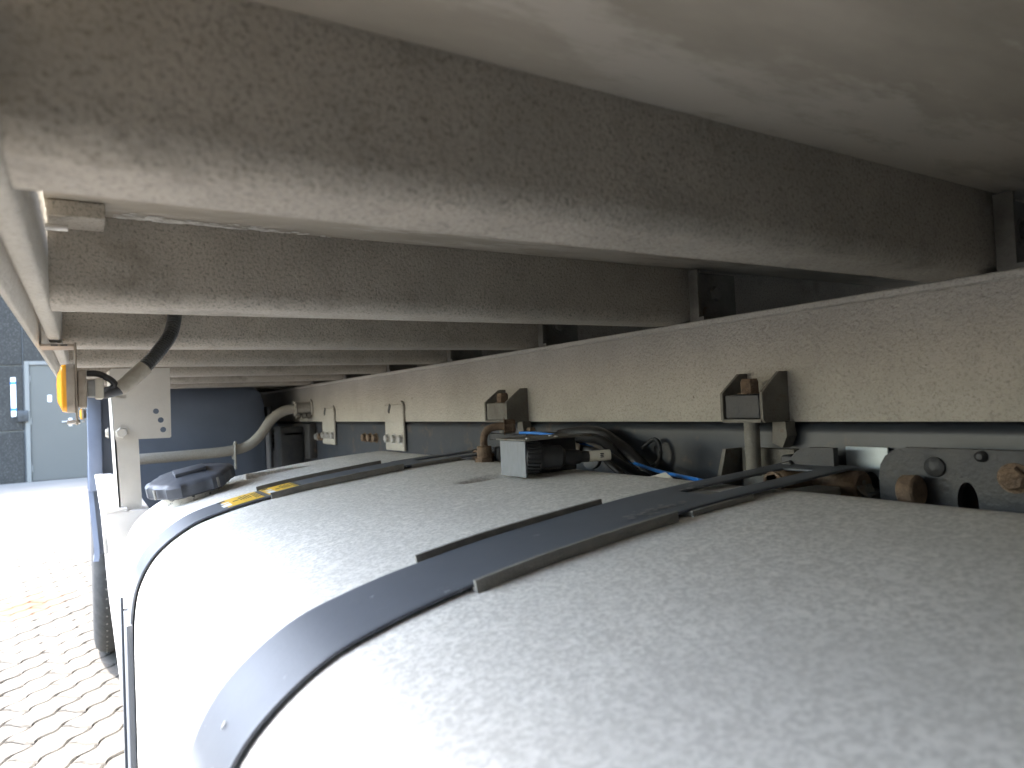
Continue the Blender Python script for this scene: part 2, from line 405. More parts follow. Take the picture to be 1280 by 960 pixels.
rows.insert(0, [(cxz[0], YT0, cxz[1]) for p in tp])
n = len(tp); b = MB()
b.add([v for r in rows for v in r], [(i*n+j, i*n+(j+1) % n, (i+1)*n+(j+1) % n, (i+1)*n+j) for i in range(len(rows)-1) for j in range(n)], True)
tank = b.build('fuel_tank', 'tank', T)
tag(tank, 'mottled weathered aluminium fuel tank held by two dark straps')
# arc length table of the tank's skin from the bottom left, for the straps
def offset_profile(d, lift=None):
    out = []
    for i in range(2, len(tp)-2):
        t = Vector((tp[i+1][0]-tp[i-1][0], tp[i+1][1]-tp[i-1][1])).normalized(); nrm = Vector((-t.y, t.x))
        dd = d+(lift(tp[i][0]) if lift and tp[i][1] > -.3 else 0)
        out.append((tp[i][0]+nrm.x*dd, tp[i][1]+nrm.y*dd, nrm))
    return out
def zt(x):                                                       # height of the tank's top at x
    best = min((p for p in tp if p[1] > -.35), key=lambda p: abs(p[0]-x)); return best[1]
def strap(ya, yb, slot, endx):
    ramp_ = lambda x: .002*max(0, min(1, (x-.25)/.25))
    path = [p for p in offset_profile(.0042, ramp_) if p[0] < .655 or p[1] < -.3]
    path = [p for p in path if not (p[0] > .655)]
    path = [(p[0], p[1]) for p in path]
    lx, lz = path[-1]
    for i in range(1, 14):
        t = i/13; path.append((lx+(endx-lx)*t, lz+.008*t))
    vs = []; fs = []; C = [0, .06, .29, .71, .94, 1]
    for x, z in path:
        for c in C: vs.append((x, ya+(yb-ya)*c, z))
    k = len(C)
    for i in range(len(path)-1):
        for j in range(k-1):
            if slot and j == 2 and slot[0] < path[i][0] < slot[1]: continue
            fs.append((i*k+j, i*k+j+1, (i+1)*k+j+1, (i+1)*k+j))
    bb = MB().add(vs, fs, True); o = bb.build('tank_strap', 'strap', tank)
    sm = o.modifiers.new('thick', 'SOLIDIFY'); sm.thickness = .0032; sm.offset = 0
    bv = o.modifiers.new('edge', 'BEVEL'); bv.width = .0008; bv.segments = 2; bv.limit_method = 'ANGLE'
    return o, path
def liner(ya, yb, xa, xb, lip, name='strap_liner', mt='strap_liner', d=.0018):
    pr = [(p[0], p[1], p[2]) for p in offset_profile(d, lambda x: .0008*max(0, min(1, (x-.25)/.25))) if xa <= p[0] <= xb and p[1] > -.34]
    bb = MB(); vs = []
    lo, hi = -.0016, .0022
    sec = [(ya, lo), (yb, lo), (yb, hi+lip), (yb-.004, hi+lip), (yb-.004, hi), (ya+.004, hi), (ya+.004, hi+lip*.9), (ya, hi+lip*.9)]
    for x, z, nr in pr:
        for y, h in sec: vs.append((x+nr.x*h, y, z+nr.y*h))
    k = len(sec)
    bb.add(vs, [(i*k+j, i*k+(j+1) % k, (i+1)*k+(j+1) % k, (i+1)*k+j) for i in range(len(pr)-1) for j in range(k)], False)
    bb.add(vs[:k], [tuple(range(k))]); bb.add(vs[-k:], [tuple(range(k))])
    return bb.build(name, mt, tank)
NS = (.489, .592); FS = (1.232, 1.335)
strapN, pathN = strap(NS[0], NS[1], (.565, .748), .795)
strapF, pathF = strap(FS[0], FS[1], (.565, .748), .795)
tag(strapN, 'dark strap with slotted end around rusty pin'); tag(strapF, 'dark strap carrying yellow labels')
liner(NS[0]-.008, NS[1]+.008, .256, .487, .007)
liner(NS[0]-.006, NS[1]+.002, .495, .60, .0012)
liner(FS[0]-.006, FS[1]+.014, .262, .52, .008)
liner(FS[0]-.004, FS[1]+.006, .53, .64, .003)
for ya, yb, zt_ in ((FS[0]-.004, FS[1]+.012, -.318), (NS[0]-.004, NS[1]+.010, -.42)):   # sleeves on the flat flank
    b = MB(); b.box(.0445, .0535, ya, yb, -.66, zt_, .0015, 2); b.box(.0405, .0450, yb-.014, yb+.004, -.66, zt_+.022, .001, 1)
    b.build('strap_sleeve', 'strap', tank)
def pin(yc):
    b = MB(); b.cyl((.785, yc[0]-.012, -.1205), (.785, yc[1]+.012, -.1205), .0190, 28, bev=.002)
    o = b.build('strap_pin', 'rust', tank)
    b = MB(); b.cyl((.785, yc[0]-.0135, -.1195), (.785, yc[0]-.012, -.1205), .0145, 24)
    for a in range(3):
        b.cyl((.785+.006*math.cos(a*2.1), yc[0]-.0145, -.1195+.006*math.sin(a*2.1)), (.785+.006*math.cos(a*2.1), yc[0]-.0135, -.1195+.006*math.sin(a*2.1)), .003, 8)
    b.build('pin_end', 'grey_steel', tank)
    b = MB(); b.hexhead((.70, (yc[0]+yc[1])/2, -.1115), (1, 0, 0), .011, .012); b.cyl((.70, (yc[0]+yc[1])/2, -.1115), (.785, (yc[0]+yc[1])/2, -.1195), .007, 12)
    b.build('tension_bolt', 'rust', tank)
    b = MB(); b.box(.665, .752, yc[0]-.004, yc[0]+.03, -.128, -.117, .002, 1); b.build('strap_block', 'strap_liner', tank)
pin(NS); pin(FS)
# worn white paint flake on the near strap and pale fleck near the bottom
def on_strap(px, py, lift=.0068):
    d = ray(px, py); best = None
    for (x0, z0), (x1, z1) in zip(pathN, pathN[1:]):
        den = d.x*(z1-z0)-d.z*(x1-x0)
        if abs(den) < 1e-12: continue
        t = (x0*(z1-z0)-z0*(x1-x0))/den
        s_ = ((t*d.x-x0)/(x1-x0)) if abs(x1-x0) > abs(z1-z0) else ((t*d.z-z0)/(z1-z0))
        if 0 <= s_ <= 1 and t > 0 and (best is None or t < best): best = t
    return d*best if best else None
p = on_strap(280, 917)
if p:
    b = MB(); b.tube([p+Vector((-.0015, -.001, .004)), p+Vector((.0015, .002, .0075))], .0008, 6); b.build('paint_chip', 'white', tank)
b = MB()
for px, py, k_, sx in ((832, 637, 46, .040), (812, 645, 26, .022), (868, 612, 16, .03)):          # dried mud and scraped paint on the strap
    c_ = on_strap(px, py)
    for i in range(k_):
        x = c_.x+random.gauss(0, sx*.5); y = c_.y+random.gauss(0, .007)
        if not NS[0]+.003 < y < NS[1]-.003: continue
        pz = min((p for p in pathN if p[1] > -.2), key=lambda p: abs(p[0]-x)); r = random.uniform(.0006, .0030)
        pts = [(x+r*2.6*math.cos(a)*random.uniform(.5, 1), y+r*math.sin(a)*random.uniform(.5, 1), pz[1]+.0030+i*3e-6+(x-pz[0])*.10) for a in [j*1.0472 for j in range(6)]]
        b.add(pts, [(0, 1, 2, 3, 4, 5)])
tag(b.build('scraped_paint', 'strap_liner_dust', tank), kind='stuff')
# warning labels on the far strap
def label(xa, xb, ya, yb):
    pr = [p for p in pathF if xa <= p[0] <= xb and p[1] > -.3]
    b = MB(); vs = []
    for x, z in pr: vs += [(x, ya, z+.0024), (x, yb, z+.0024)]
    b.add(vs, [(2*i, 2*i+1, 2*i+3, 2*i+2) for i in range(len(pr)-1)], True); b.build('warning_label', 'yellow', tank)
    L_ = xb-xa
    def zz(x): 
        q = min(pathF, key=lambda p: abs(p[0]-x)+(9 if p[1] < -.3 else 0)); i = pathF.index(q); r = pathF[min(i+1, len(pathF)-1)]
        if r[0] == q[0]: return q[1]
        return q[1]+(r[1]-q[1])*(x-q[0])/(r[0]-q[0])
    def strip(x0, x1, y0, y1, name, mt, h):
        b = MB(); k = 4; vs = []
        for i in range(k+1):
            x = x0+(x1-x0)*i/k; vs += [(x, y0, zz(x)+h), (x, y1, zz(x)+h)]
        b.add(vs, [(2*i, 2*i+1, 2*i+3, 2*i+2) for i in range(k)]); return b.build(name, mt, tank)
    yw = yb-ya
    strip(xa+.05*L_, xa+.22*L_, ya+.80*yw, ya+.93*yw, 'label_print', 'ink', .0029)
    strip(xa+.05*L_, xa+.25*L_, ya+.12*yw, ya+.42*yw, 'label_panel', 'white', .0029)
    strip(xa+.08*L_, xa+.26*L_, ya+.52*yw, ya+.64*yw, 'label_panel', 'white', .0029)
    for i in range(5):
        x0 = xa+(.5+.055*i)*L_; strip(x0, x0+.025*L_, ya+.35*yw, ya+(.75+.1*(i % 2))*yw, 'label_print', 'ink', .0029)
    for i in range(4):
        x0 = xa+(.80+.045*i)*L_; strip(x0, x0+.02*L_, ya+.15*yw, ya+.85*yw, 'label_print', 'ink', .0029)
    strip(xa+.33*L_, xa+.47*L_, ya+.45*yw, ya+.53*yw, 'label_print', 'ink', .0029)
label(.190, .262, FS[0]+.006, FS[1]-.004)
label(.266, .330, FS[0]+.012, FS[1]-.004)
# filler neck and cap
fc = Vector((.188, 1.575, -.163)); ax = Vector((-.19, -.12, 1)).normalized()
u = Vector((1, 0, .19)).normalized(); w = ax.cross(u).normalized()
b = MB(); b.lathe([(.060, -.045), (.060, .0), (.058, .018), (.05, .02)], fc, ax, 36); b.build('filler_neck', mat('flaking_neck_coat', (.62, .60, .55), (.50, .48, .44), 60, .8, 0, .5, 160, spots=(.05, .05, .05), spot_scale=70, spot_lo=.56, spot_hi=.62), tank)
b = MB(); nn = 72; prof = []
def lobed(a): return 1+.055*(1 if math.cos(6*a) > .1 else -.5)
rings = [(.066, .016), (.076, .017), (.081, .021), (.081, .040), (.077, .0445), (.068, .047), (.02, .053), (.0, .0535)]
vs = []
for r, h in rings:
    for j in range(nn):
        a = 2*math.pi*j/nn; rr = r*(lobed(a) if .03 > 0 and r > .05 else 1); vs.append(fc+ax*h+(u*math.cos(a)+w*math.sin(a))*rr)
b.add(vs, [(i*nn+j, i*nn+(j+1) % nn, (i+1)*nn+(j+1) % nn, (i+1)*nn+j) for i in range(len(rings)-1) for j in range(nn)], True)
b.build('filler_cap', 'cap', tank)
capm = Matrix.Translation(fc+ax*.053) @ Matrix((u, w, ax)).transposed().to_4x4()
b = MB(); b.box(-.030, .030, -.030, .016, -.003, .006, .002, 2, capm); b.build('cap_lock_cover', 'cap', tank)
for a in (R_(-62), R_(-150)):
    c = fc+ax*.031+(u*math.cos(a)+w*math.sin(a))*.0855
    mm = Matrix.Translation(c) @ Matrix((u*math.cos(a)+w*math.sin(a), -u*math.sin(a)+w*math.cos(a), ax)).transposed().to_4x4()
    b = MB(); b.box(-.0025, .0012, -.003, .003, -.010, .010, .001, 1, mm); b.build('cap_rib', 'connector', tank)
# pressed ridge near the end of the tank
p0 = at(296, 600, 1, 1.66); 
b = MB(); k = 14; vs = []
for i in range(k+1):
    t = i/k; x = .295+.17*t; hgt = .012*(1-t)**1.2+.0004; z = zt(x)-.002
    for dy, h in ((-.006, 0), (-.004, hgt), (.0, hgt*1.12), (.012, hgt*.7), (.03, 0)): vs.append((x, 1.60+dy+.03*t, z+h+.001))
b.add(vs, [(i*5+j, i*5+j+1, (i+1)*5+j+1, (i+1)*5+j) for i in range(k) for j in range(4)], True); b.add(vs[:5], [(0, 1, 2, 3, 4)])
b.build('pressed_ridge', 'tank', tank)
# breather: rusty elbow on a hex base
e0 = at(606, 578, 2, -.114)
b = MB(); b.hexhead((e0.x, e0.y, -.116), (0, 0, 1), .019, .012); b.cyl((e0.x, e0.y, -.106), (e0.x, e0.y, -.082), .0145, 18, bev=.002)
b.tube(bez([(e0.x, e0.y, -.085), (e0.x, e0.y-.001, -.064), (e0.x+.010, e0.y-.004, -.050), (e0.x+.028, e0.y-.012, -.046), (e0.x+.05, e0.y-.03, -.047)], 20), .0075, 12)
b.build('breather_elbow', 'rust', tank)
b = MB(); b.hexhead((e0.x+.036, e0.y-.018, -.0465), (.8, -.45, 0), .014, .022); b.build('elbow_nut', 'rust', tank)
b = MB(); b.lathe([(.030, 0), (.028, .0018), (.0, .002)], (e0.x, e0.y, -.1155), (0, 0, 1), 20); b.build('breather_gasket', 'tank', tank)
b = MB(); b.cyl((e0.x+.03, e0.y-.01, -.112), (e0.x+.03, e0.y-.01, -.086), .012, 14, bev=.002); b.cyl((e0.x+.055, e0.y-.02, -.112), (e0.x+.055, e0.y-.02, -.075), .009, 12)
b.build('sender_plug', 'black', tank)

# ------------------------------------------------------------------ tank sender housing, connector, cables
hp = at(645, 601, 2, -.1195); X1 = hp.x
yF = at(659, 602, 0, X1).y; yB = at(628, 600, 0, X1).y; zt1 = at(657, 552, 0, X1).z; zb1 = zt1-.054
hx = Matrix.Translation((X1, yF, 0))
b = MB(); b.box(-.0015, .0012, 0, yB-yF, zb1, zt1, .0006, 1, hx)
hous = b.build('sender_housing', 'box_steel', T)
b = MB(); b.box(-.0015, .125, -.002, yB-yF+.012, zt1+.0004, zt1+.003, .0006, 1, hx); b.build('lid', 'grey_steel', hous)
for q in ((.012, .012), (.06, .006), (.07, .035)):
    v = hx @ Vector((q[0], q[1], zt1+.003)); b = MB(); b.lathe([(.0035, 0), (.003, .0016), (.0, .002)], v, (0, 0, 1), 10); b.build('rivet', 'zinc', hous)
b = MB(); b.box(.002, .115, .028, yB-yF, zb1+.002, zt1-.001, .002, 1, hx); b.build('inner_body', 'black', hous)
zc = (zt1+zb1)/2+.003; rc = .0215
def hv(x, y, z): return hx @ Vector((x, y, z))
adir = (hv(1, -.42, 0)-hv(0, 0, 0)); adir.z = -.06; adir.normalize()
b = MB(); cc = hv(.010, .014, zc)
b.lathe([(rc*.75, -.004), (rc, -.002), (rc, .020), (rc*.96, .022), (rc*.86, .0225), (rc*.86, .030), (rc*.82, .052), (rc*.55, .058), (rc*.5, .082), (rc*.42, .084), (0, .084)], cc, adir, 28)
conn = b.build('round_connector', 'black', T)
un = adir.orthogonal().normalized(); wn = adir.cross(un)
b = MB()
for j in range(22):
    a = 2*math.pi*j/22; c = cc+adir*.0085+(un*math.cos(a)+wn*math.sin(a))*rc
    mm = Matrix.Translation(c) @ Matrix((adir, -un*math.sin(a)+wn*math.cos(a), un*math.cos(a)+wn*math.sin(a))).transposed().to_4x4()
    b.box(-.0095, .0095, -.0016, .0016, -.001, .0028, .0004, 1, mm)
b.build('grip_ring', 'black', conn)
b = MB()
ce = cc+adir*.084; cd = adir.copy(); cd.z = -.02
b.tube([cc+adir*.078, cc+adir*.079, ce+cd*.012, ce+cd*.013], .006, 14, [.0075, .0085, .0085, .0075]); b.build('strain_relief', 'black', conn)
b = MB(); tg = at(742, 581, 1, ce.y-.012)
t1 = ce+cd*.012; t2 = t1+Vector((.030, -.016, .001)); b.tube([t1, t1+(t2-t1)*.02, t2-(t2-t1)*.02, t2], .008, 16, [.0072, .0082, .0082, .0072]); tagp = b.build('cable_tag', 'tag', conn)
for s_ in (-1, 0, 1):
    mid = t1+(t2-t1)*.45+Vector((0, 0, .001)); b = MB(); b.box(mid.x-.003, mid.x+.003, mid.y-.0103, mid.y-.0085, mid.z+s_*.0025-.0007, mid.z+s_*.0025+.0007); b.build('tag_print', 'ink', conn)
def cable(name, pts, r, mt, n=40, parent=T, corr=0):
    q = bez(pts, n); rad = [r*(1+(corr if i % 2 else 0)) for i in range(len(q))]
    return MB().tube(q, r, 10, rad).build(name, mt, parent)
def w3(px, py, x): return at(px, py, 0, x)
cable('black_cable', [t2-(t2-t1)*.1, w3(790, 588, .74), w3(812, 597, .775), w3(830, 612, .80)], .006, 'black')
cable('black_cable', [w3(690, 556, .70), w3(725, 548, .735), w3(752, 551, .76), w3(775, 575, .78), w3(800, 600, .78)], .009, 'black')
cable('black_cable', [w3(700, 545, .775), w3(735, 541, .79), w3(760, 548, .795), w3(800, 580, .80), w3(820, 610, .80)], .013, 'black')
cable('black_cable', [w3(720, 560, .73), w3(748, 566, .745), w3(763, 580, .76), w3(790, 606, .77)], .007, 'black')
cable('black_cable', [w3(655, 545, .72), w3(690, 543, .745), w3(722, 552, .755), w3(750, 572, .77)], .005, 'black')
cable('black_cable', [w3(803, 560, .812), w3(818, 549, .815), w3(825, 560, .815), w3(822, 578, .812), w3(800, 590, .81)], .0035, 'black_dusty')
cable('blue_hose', [w3(650, 541, .70), w3(672, 541.5, .705), w3(700, 545.5, .715), w3(722, 552, .735), w3(755, 566, .765), w3(790, 578, .79), w3(820, 588, .76), w3(868, 599, .715), w3(900, 606, .70)], .0028, 'blue', 60)
b = MB(); q = [w3(808, 597, .70), w3(832, 590, .705), w3(846, 602, .69), w3(812, 601, .685)]
b.add(q+[v+Vector((0, 0, -.003)) for v in q], [(0, 1, 2, 3), (4, 7, 6, 5), (0, 4, 5, 1), (1, 5, 6, 2), (2, 6, 7, 3), (3, 7, 4, 0)]); b.build('folded_tag', 'tag', T)
b = MB(); a_ = w3(722, 560, .755); b.lathe([(.014, 0), (.018, .002), (.018, .02), (.013, .022), (.013, .05)], a_, (-.6, .8, .1), 18); b.build('hose_coupling', 'black', T)
b = MB(); a_ = w3(742, 575, .765); b.lathe([(.016, 0), (.016, .012), (.009, .013), (0, .013)], a_, (-.9, -.4, .1), 18); b.build('hose_coupling', 'black', T)
b = MB(); mm = Matrix.Translation(w3(703, 556, .70)) @ Matrix.Rotation(R_(-25), 4, 'Z') @ Matrix.Rotation(R_(18), 4, 'Y'); b.cyl(mm @ Vector((-.025, 0, 0)), mm @ Vector((.03, 0, 0)), .010, 16, bev=.002); b.build('hose_sleeve', 'sleeve', T)
# rusty clamp bolt standing beside the housing
ba = w3(664, 545, .72)
b = MB(); b.box(ba.x-.012, ba.x+.012, ba.y-.012, ba.y+.012, ba.z-.010, ba.z+.002, .001, 1); b.hexhead((ba.x, ba.y, ba.z+.002), (0, 0, 1), .0085, .014); b.build('clamp_bolt', 'rust', T)
b = MB(); bq = w3(628, 545, .735); b.box(bq.x-.02, ba.x-.013, min(bq.y, ba.y)-.004, max(bq.y, ba.y)+.004, ba.z-.009, ba.z+.004, .001, 1); b.build('clamp_bar', 'black_dusty', T)

# ------------------------------------------------------------------ body mounting brackets on the sub frame
def body_bracket(ya, yb, zb, zt, reach, rusty):
    xf = XR-reach
    b = MB(); th = .0045
    prof = [(xf, zb+.004), (xf+.004, zb), (XR-.0004, zb), (XR-.0004, zt), (XR-.018, zt), (xf, zt-.028)]
    b.prism(prof, 1, ya, ya+th, False); b.prism(prof, 1, yb-th, yb, False)
    b.box(xf, XR-.0004, ya+th+.0002, yb-th-.0002, zb, zb+th)
    br = b.build('body_bracket', 'grey_steel', T)
    b = MB(); b.box(xf+.002, xf+.034, ya+th+.002, yb-th-.002, zb+th+.0005, zt-.030, .002, 1); b.build('rubber_block', 'black_dusty' if rusty else 'grey_steel', br)
    ym = (ya+yb)/2
    b = MB(); b.hexhead((xf+.020, ym, zt-.0295), (0, 0, 1), .0130, .021); b.build('bolt', 'rust', br)
    b = MB(); b.cyl((xf+.020, ym, zb-.075), (xf+.020, ym, zb-.0003), .0105, 16); b.build('threaded_rod', 'grey_steel', br)
    b = MB(); prof2 = [(ya-.004, zb-.0005), (ya-.016, zb-.0005), (ya-.012, zb+.012), (ya-.030, zb-.03), (ya-.012, zb-.034)]
    b.prism([(ya-.008, zb-.0006), (ya+.012, zb-.0006), (ya+.014, zb-.03), (ya-.002, zb-.036), (ya-.010, zb-.02)], 0, XR-.022, XR-.001, False); b.build('gusset', 'grey_steel', br)
    return br
pA = (at(609, 527, 0, XR-.05), at(637, 527, 0, XR-.05)); pB = (at(905, 525, 0, XR-.05), at(958, 525, 0, XR-.05))
tag(body_bracket(pA[1].y, pA[0].y, -.043, at(628, 487, 0, XR-.02).z, .056, False), 'small angled bracket above the sender housing')
brB = body_bracket(pB[1].y, pB[0].y, -.043, at(970, 464, 0, XR-.02).z, .056, True)
tag(brB, 'angled bracket with dark rubber block above the slotted strap end')
# lower saddle of the second bracket
g0 = w3(945, 560, XR-.01)
b = MB(); ya, yb = pB[1].y-.012, pB[0].y+.010
b.prism([(yb+.018, -.140), (yb, -.082), (yb-.006, -.082), (yb+.010, -.140)], 0, XR-.045, XR+.001, False)
b.prism([(ya, -.082), (yb-.007, -.082), (yb-.007, -.14), (ya, -.14)], 0, XR-.012, XR+.001, False); b.build('saddle_plate', 'grey_steel', T)
b = MB(); b.box(XR-.044, XR+.002, ya-.035, ya-.002, -.128, -.087, .002, 1); sp = b.build('saddle_block', 'black_dusty', T)
b = MB(); b.hexhead((XR-.0445, ya-.018, -.104), (-1, 0, 0), .012, .009); b.build('bolt', 'black_dusty', sp)
# shear plates with bolt rows
def shear_plate(pxl, pxr, pytop, name_rust):
    yl = at(pxl, 527, 0, XR).y; yr = at(pxr, 527, 0, XR).y; zt = at(pxr, pytop, 0, XR).z
    b = MB(); b.box(XR-.008, XR-.0005, yr, yl, -.135, zt, .002, 1)
    b.tube(bez([(XR-.006, yr-.001, zt-.02), (XR-.006, yr+.004, zt), (XR-.006, yr+.012, zt+.008)], 8), .004, 8)
    o = b.build('shear_plate', 'rail', T)
    b = MB(); c = Vector((XR-.0095, yl-.03*1.5, zt-.012)); mm = Matrix.Translation(c) @ Matrix.Rotation(R_(30), 4, 'X'); b.box(-.0015, .0015, -.006, .006, -.015, .015, .001, 1, mm); b.build('weld_slot', 'black_dusty', o)
    for i in range(3):
        b = MB(); b.hexhead((XR-.0085, yr+.02+i*(yl-yr-.04)/2, -.098), (-1, 0, 0), .013, .011); b.build('bolt', 'rust' if name_rust else 'zinc', o)
    return o
shear_plate(484, 507, 505, False); shear_plate(405, 420, 510, False)
for px in (457, 464, 471):
    c = at(px, 548, 0, XR+.003); b = MB(); b.hexhead((XR+.002, c.y, -.100), (-1, 0, 0), .014, .014); b.build('rail_bolt', 'rust', T)
for i in range(9):
    c = at(372+i*4.2, 549-.4*i, 0, XR+.003); b = MB(); b.hexhead((XR+.002, c.y, -.108), (-1, 0, 0), .014, .012); b.build('rail_bolt', 'rust' if i % 3 else 'zinc', T)
b = MB(); ya_ = at(395, 540, 0, XR).y; b.box(XR-.03, XR+.002, ya_, ya_+.55, -.20, -.052, .004, 2); b.build('axle_bracket', 'rusty_black', T)
for i in range(5):
    b = MB(); b.box(XR-.115, XR-.035, 3.0+.04*i, 4.4-.06*i, -.20-.017*i+.10, -.185-.017*i+.10, .003, 1); b.build('spring_leaf', 'black_dusty', T)
b = MB(); b.box(.685, .70, 3.15, 4.3, -.6, .03, .004, 1); b.build('inner_wheel_arch', 'black', T)
b = MB(); b.box(XR-.13, XR-.03, 3.0, 3.12, -.30, -.06, .01, 2); b.build('spring_clamp', 'black_dusty', T)

# ------------------------------------------------------------------ dark spring-hanger cluster on the right
def hanger(y0, y1, x, ztop, rl, mt, holes):
    out = rrect(y0, y1, -.30, ztop, [rl*.3, rl, .001, .001], 6)
    out = [(a, c) for a, c in out]
    return plate_holes(out, holes, .009, 'yz', x).build('hanger_plate', mt, T)
q = lambda px, py, x: (at(px, py, 0, x).y, at(px, py, 0, x).z)
Xh = XR-.055
yl, zl = q(1100, 558, Xh); yr, _ = q(1330, 558, Xh)
hc = q(1212, 612, Xh)
pl = plate_holes([(yr, -.30), (yr, zl), (yl-.030, zl), (yl-.018, zl-.003), (yl-.008, zl-.010), (yl-.002, zl-.020), (yl, zl-.032), (yl, -.30)], [circle(hc[0], hc[1]-.012, .020, rx=.010)], .010, 'yz', Xh).build('hanger_plate', 'black_dusty', T)
for (px, py, r) in ((1172, 583, .011), (1230, 570, .006)):
    c = q(px, py, Xh); b = MB(); b.lathe([(r, 0), (r*.95, .003), (r*.5, .006), (0, .0065)], (Xh-.005, c[0], c[1]), (-1, 0, 0), 18); b.build('rivet_head', 'black_dusty', pl)
c = q(1272, 597, Xh); b = MB(); b.hexhead((Xh-.006, c[0], c[1]), (-1, 0, 0), .012, .009); b.build('bolt', 'rust', pl)
Xr = XR-.080; c = q(1150, 614, Xr)
b = MB(); b.cyl((Xr, c[0], c[1]), (Xr, c[0]+.018, c[1]-.001), .0170, 24, bev=.002); b.build('hanger_pin', 'rust', T)
# second plate further back with a rounded top and a bright web between
Xk = XR-.012
y2, z2 = q(1005, 556, Xk); y3, _ = q(1062, 556, Xk)
b = MB(); pr = [(y3, -.30), (y3, z2), (y3+.02, z2)]
for i in range(7):
    a = R_(90-90*i/6); pr.append((y2-.03+.03*math.sin(R_(90*i/6)), z2-.03+.03*math.cos(R_(90*i/6))))
pr.append((y2, -.30)); b.prism(pr, 0, Xk-.035, Xk-.025, False); b.build('hanger_plate', 'black_dusty', T)
y4, z4 = q(1058, 558, XR-.004); y5, _ = q(1110, 558, XR-.004)
hw = q(1090, 600, XR-.004)
plate_holes([(y5, -.30), (y5, z4), (y4, z4), (y4, -.30)], [circle((y4+y5)/2-.004, z4-.046, .016, rx=.012)], .004, 'yz', XR-.004).build('hanger_web', 'steel_bright', T)
b = MB(); b.box(XR-.05, XR-.006, y5-.002, y4-.004, -.30, z4-.05, .003, 1); b.build('hanger_bush', 'black_dusty', T)

# ------------------------------------------------------------------ side marker lamps
YL = 1.165
def lp(px, py, dy=0): return at(px, py, 1, YL+dy)
pt_ = lp(85, 457); pb_ = lp(85, 516); xpl = lp(95, 485).x
zm = (pt_.z+pb_.z)/2; hh = (pt_.z-pb_.z)/2
def lamp():
    b = MB()                                                     # lamp base, seen from its narrow side
    b.prism(rrect(YL-.045, YL+.045, zm-hh, zm+hh, .012, 5), 0, xpl-.0105, xpl-.0012, True)
    o = b.build('marker_lamp', 'lamp_body', T)
    b = MB(); k = 9; vs = []
    pr = rrect(YL-.0445, YL+.0445, zm-hh*.98, zm+hh*.98, .012, 6); n_ = len(pr)
    for i, (s_, d_) in enumerate(((1, .0107), (1, .0145), (.97, .0165), (.86, .0178), (.62, .0215), (.45, .0225), (.2, .0230), (.01, .0232))):
        for (y, z) in pr: vs.append((xpl-d_, YL+(y-YL)*s_, zm+(z-zm)*s_))
    b.add(vs, [(i*n_+j, i*n_+(j+1) % n_, (i+1)*n_+(j+1) % n_, (i+1)*n_+j) for i in range(7) for j in range(n_)], True); b.build('lens', 'amber', o)
    zb_ = lp(98, 531).z
    b = MB(); b.box(xpl-.001, xpl+.0018, YL-.03, YL+.03, zb_, ZB-.004, .0006, 1)
    b.box(-.052, xpl+.0018, YL-.03, YL+.03, ZB-.0095, ZB-.0062, .0006, 1); b.build('lamp_bracket', 'lamp_body', o)
    for xx in (-.033, -.022): 
        b = MB(); b.box(xx-.006, xx+.002, YL-.0305, YL-.027, ZB-.0088, ZB-.0068); b.build('slot', 'ink', o)
    b = MB(); b.cyl((xpl-.012, YL, zb_+.004), (xpl+.004, YL, zb_+.004), .003, 10); b.build('screw', 'zinc', o)
    b = MB(); b.box(xpl+.002, xpl+.013, YL-.03, YL+.02, zm-.028, zm+.026, .004, 2); b.build('lamp_back', 'lamp_body', o)
    b = MB(); b.box(xpl+.0135, xpl+.033, YL-.018, YL+.012, zm-.013, zm+.012, .003, 2); b.build('plug', 'connector', o)
    b = MB(); b.box(xpl+.023, xpl+.034, YL-.020, YL+.014, zm-.016, zm+.014, .003, 2); b.build('plug_collar', 'tag', o)
    return o
lamp1 = lamp(); tag(lamp1, 'amber marker lamp with black boot and corrugated cable')
p1 = Vector((xpl+.034, YL, zm)); p2 = lp(132, 491); p3 = lp(150, 487); p4 = lp(178, 462, .01); p5 = lp(200, 437, .02); p6 = lp(214, 415, .03); p7 = lp(219, 385, .05)
b = MB(); qq = bez([p1, p1+(p2-p1)*.5, p2, p3+Vector((.004, 0, .002))], 14)
b.tube(qq, .01, 14, [.0155, .0155, .014, .0125, .011, .0095, .0088, .0085, .0085, .0085, .0085, .0085, .0085, .0085, .0085]); b.build('rubber_boot', 'black', lamp1)
b = MB(); b.tube(bez([p3-Vector((.002, 0, 0)), p3+(p4-p3)*.3, p3+(p4-p3)*.7, p4+(p4-p3)*.12], 10), .0112, 14, [.0098]+[.0112]*4+[.0118]*6); b.build('heat_shrink_sleeve', 'sleeve', lamp1)
b = MB(); qq = bez([p4, p5, p6, p7, p7+Vector((.0, .02, .03))], 114)
b.tube(qq, .0085, 12, [.0108 if (i % 3) else .0070 for i in range(len(qq))]); b.build('corrugated_conduit', 'conduit', lamp1)
b = MB(); b.tube(bez([p1+Vector((-.02, -.004, .022)), p1+Vector((-.004, -.006, .020)), p1+Vector((.014, -.006, .006)), p2], 12), .0045, 8); b.build('loose_wire', 'black', lamp1)
l2 = copy_part(lamp1, T, (0, 3.85, 0)); tag(l2, 'far amber marker lamp further along the bed edge')
for ch in [x for x in bpy.data.objects if x.parent == l2 and x.name.startswith(('corrugated', 'heat', 'loose'))]: bpy.data.objects.remove(ch)

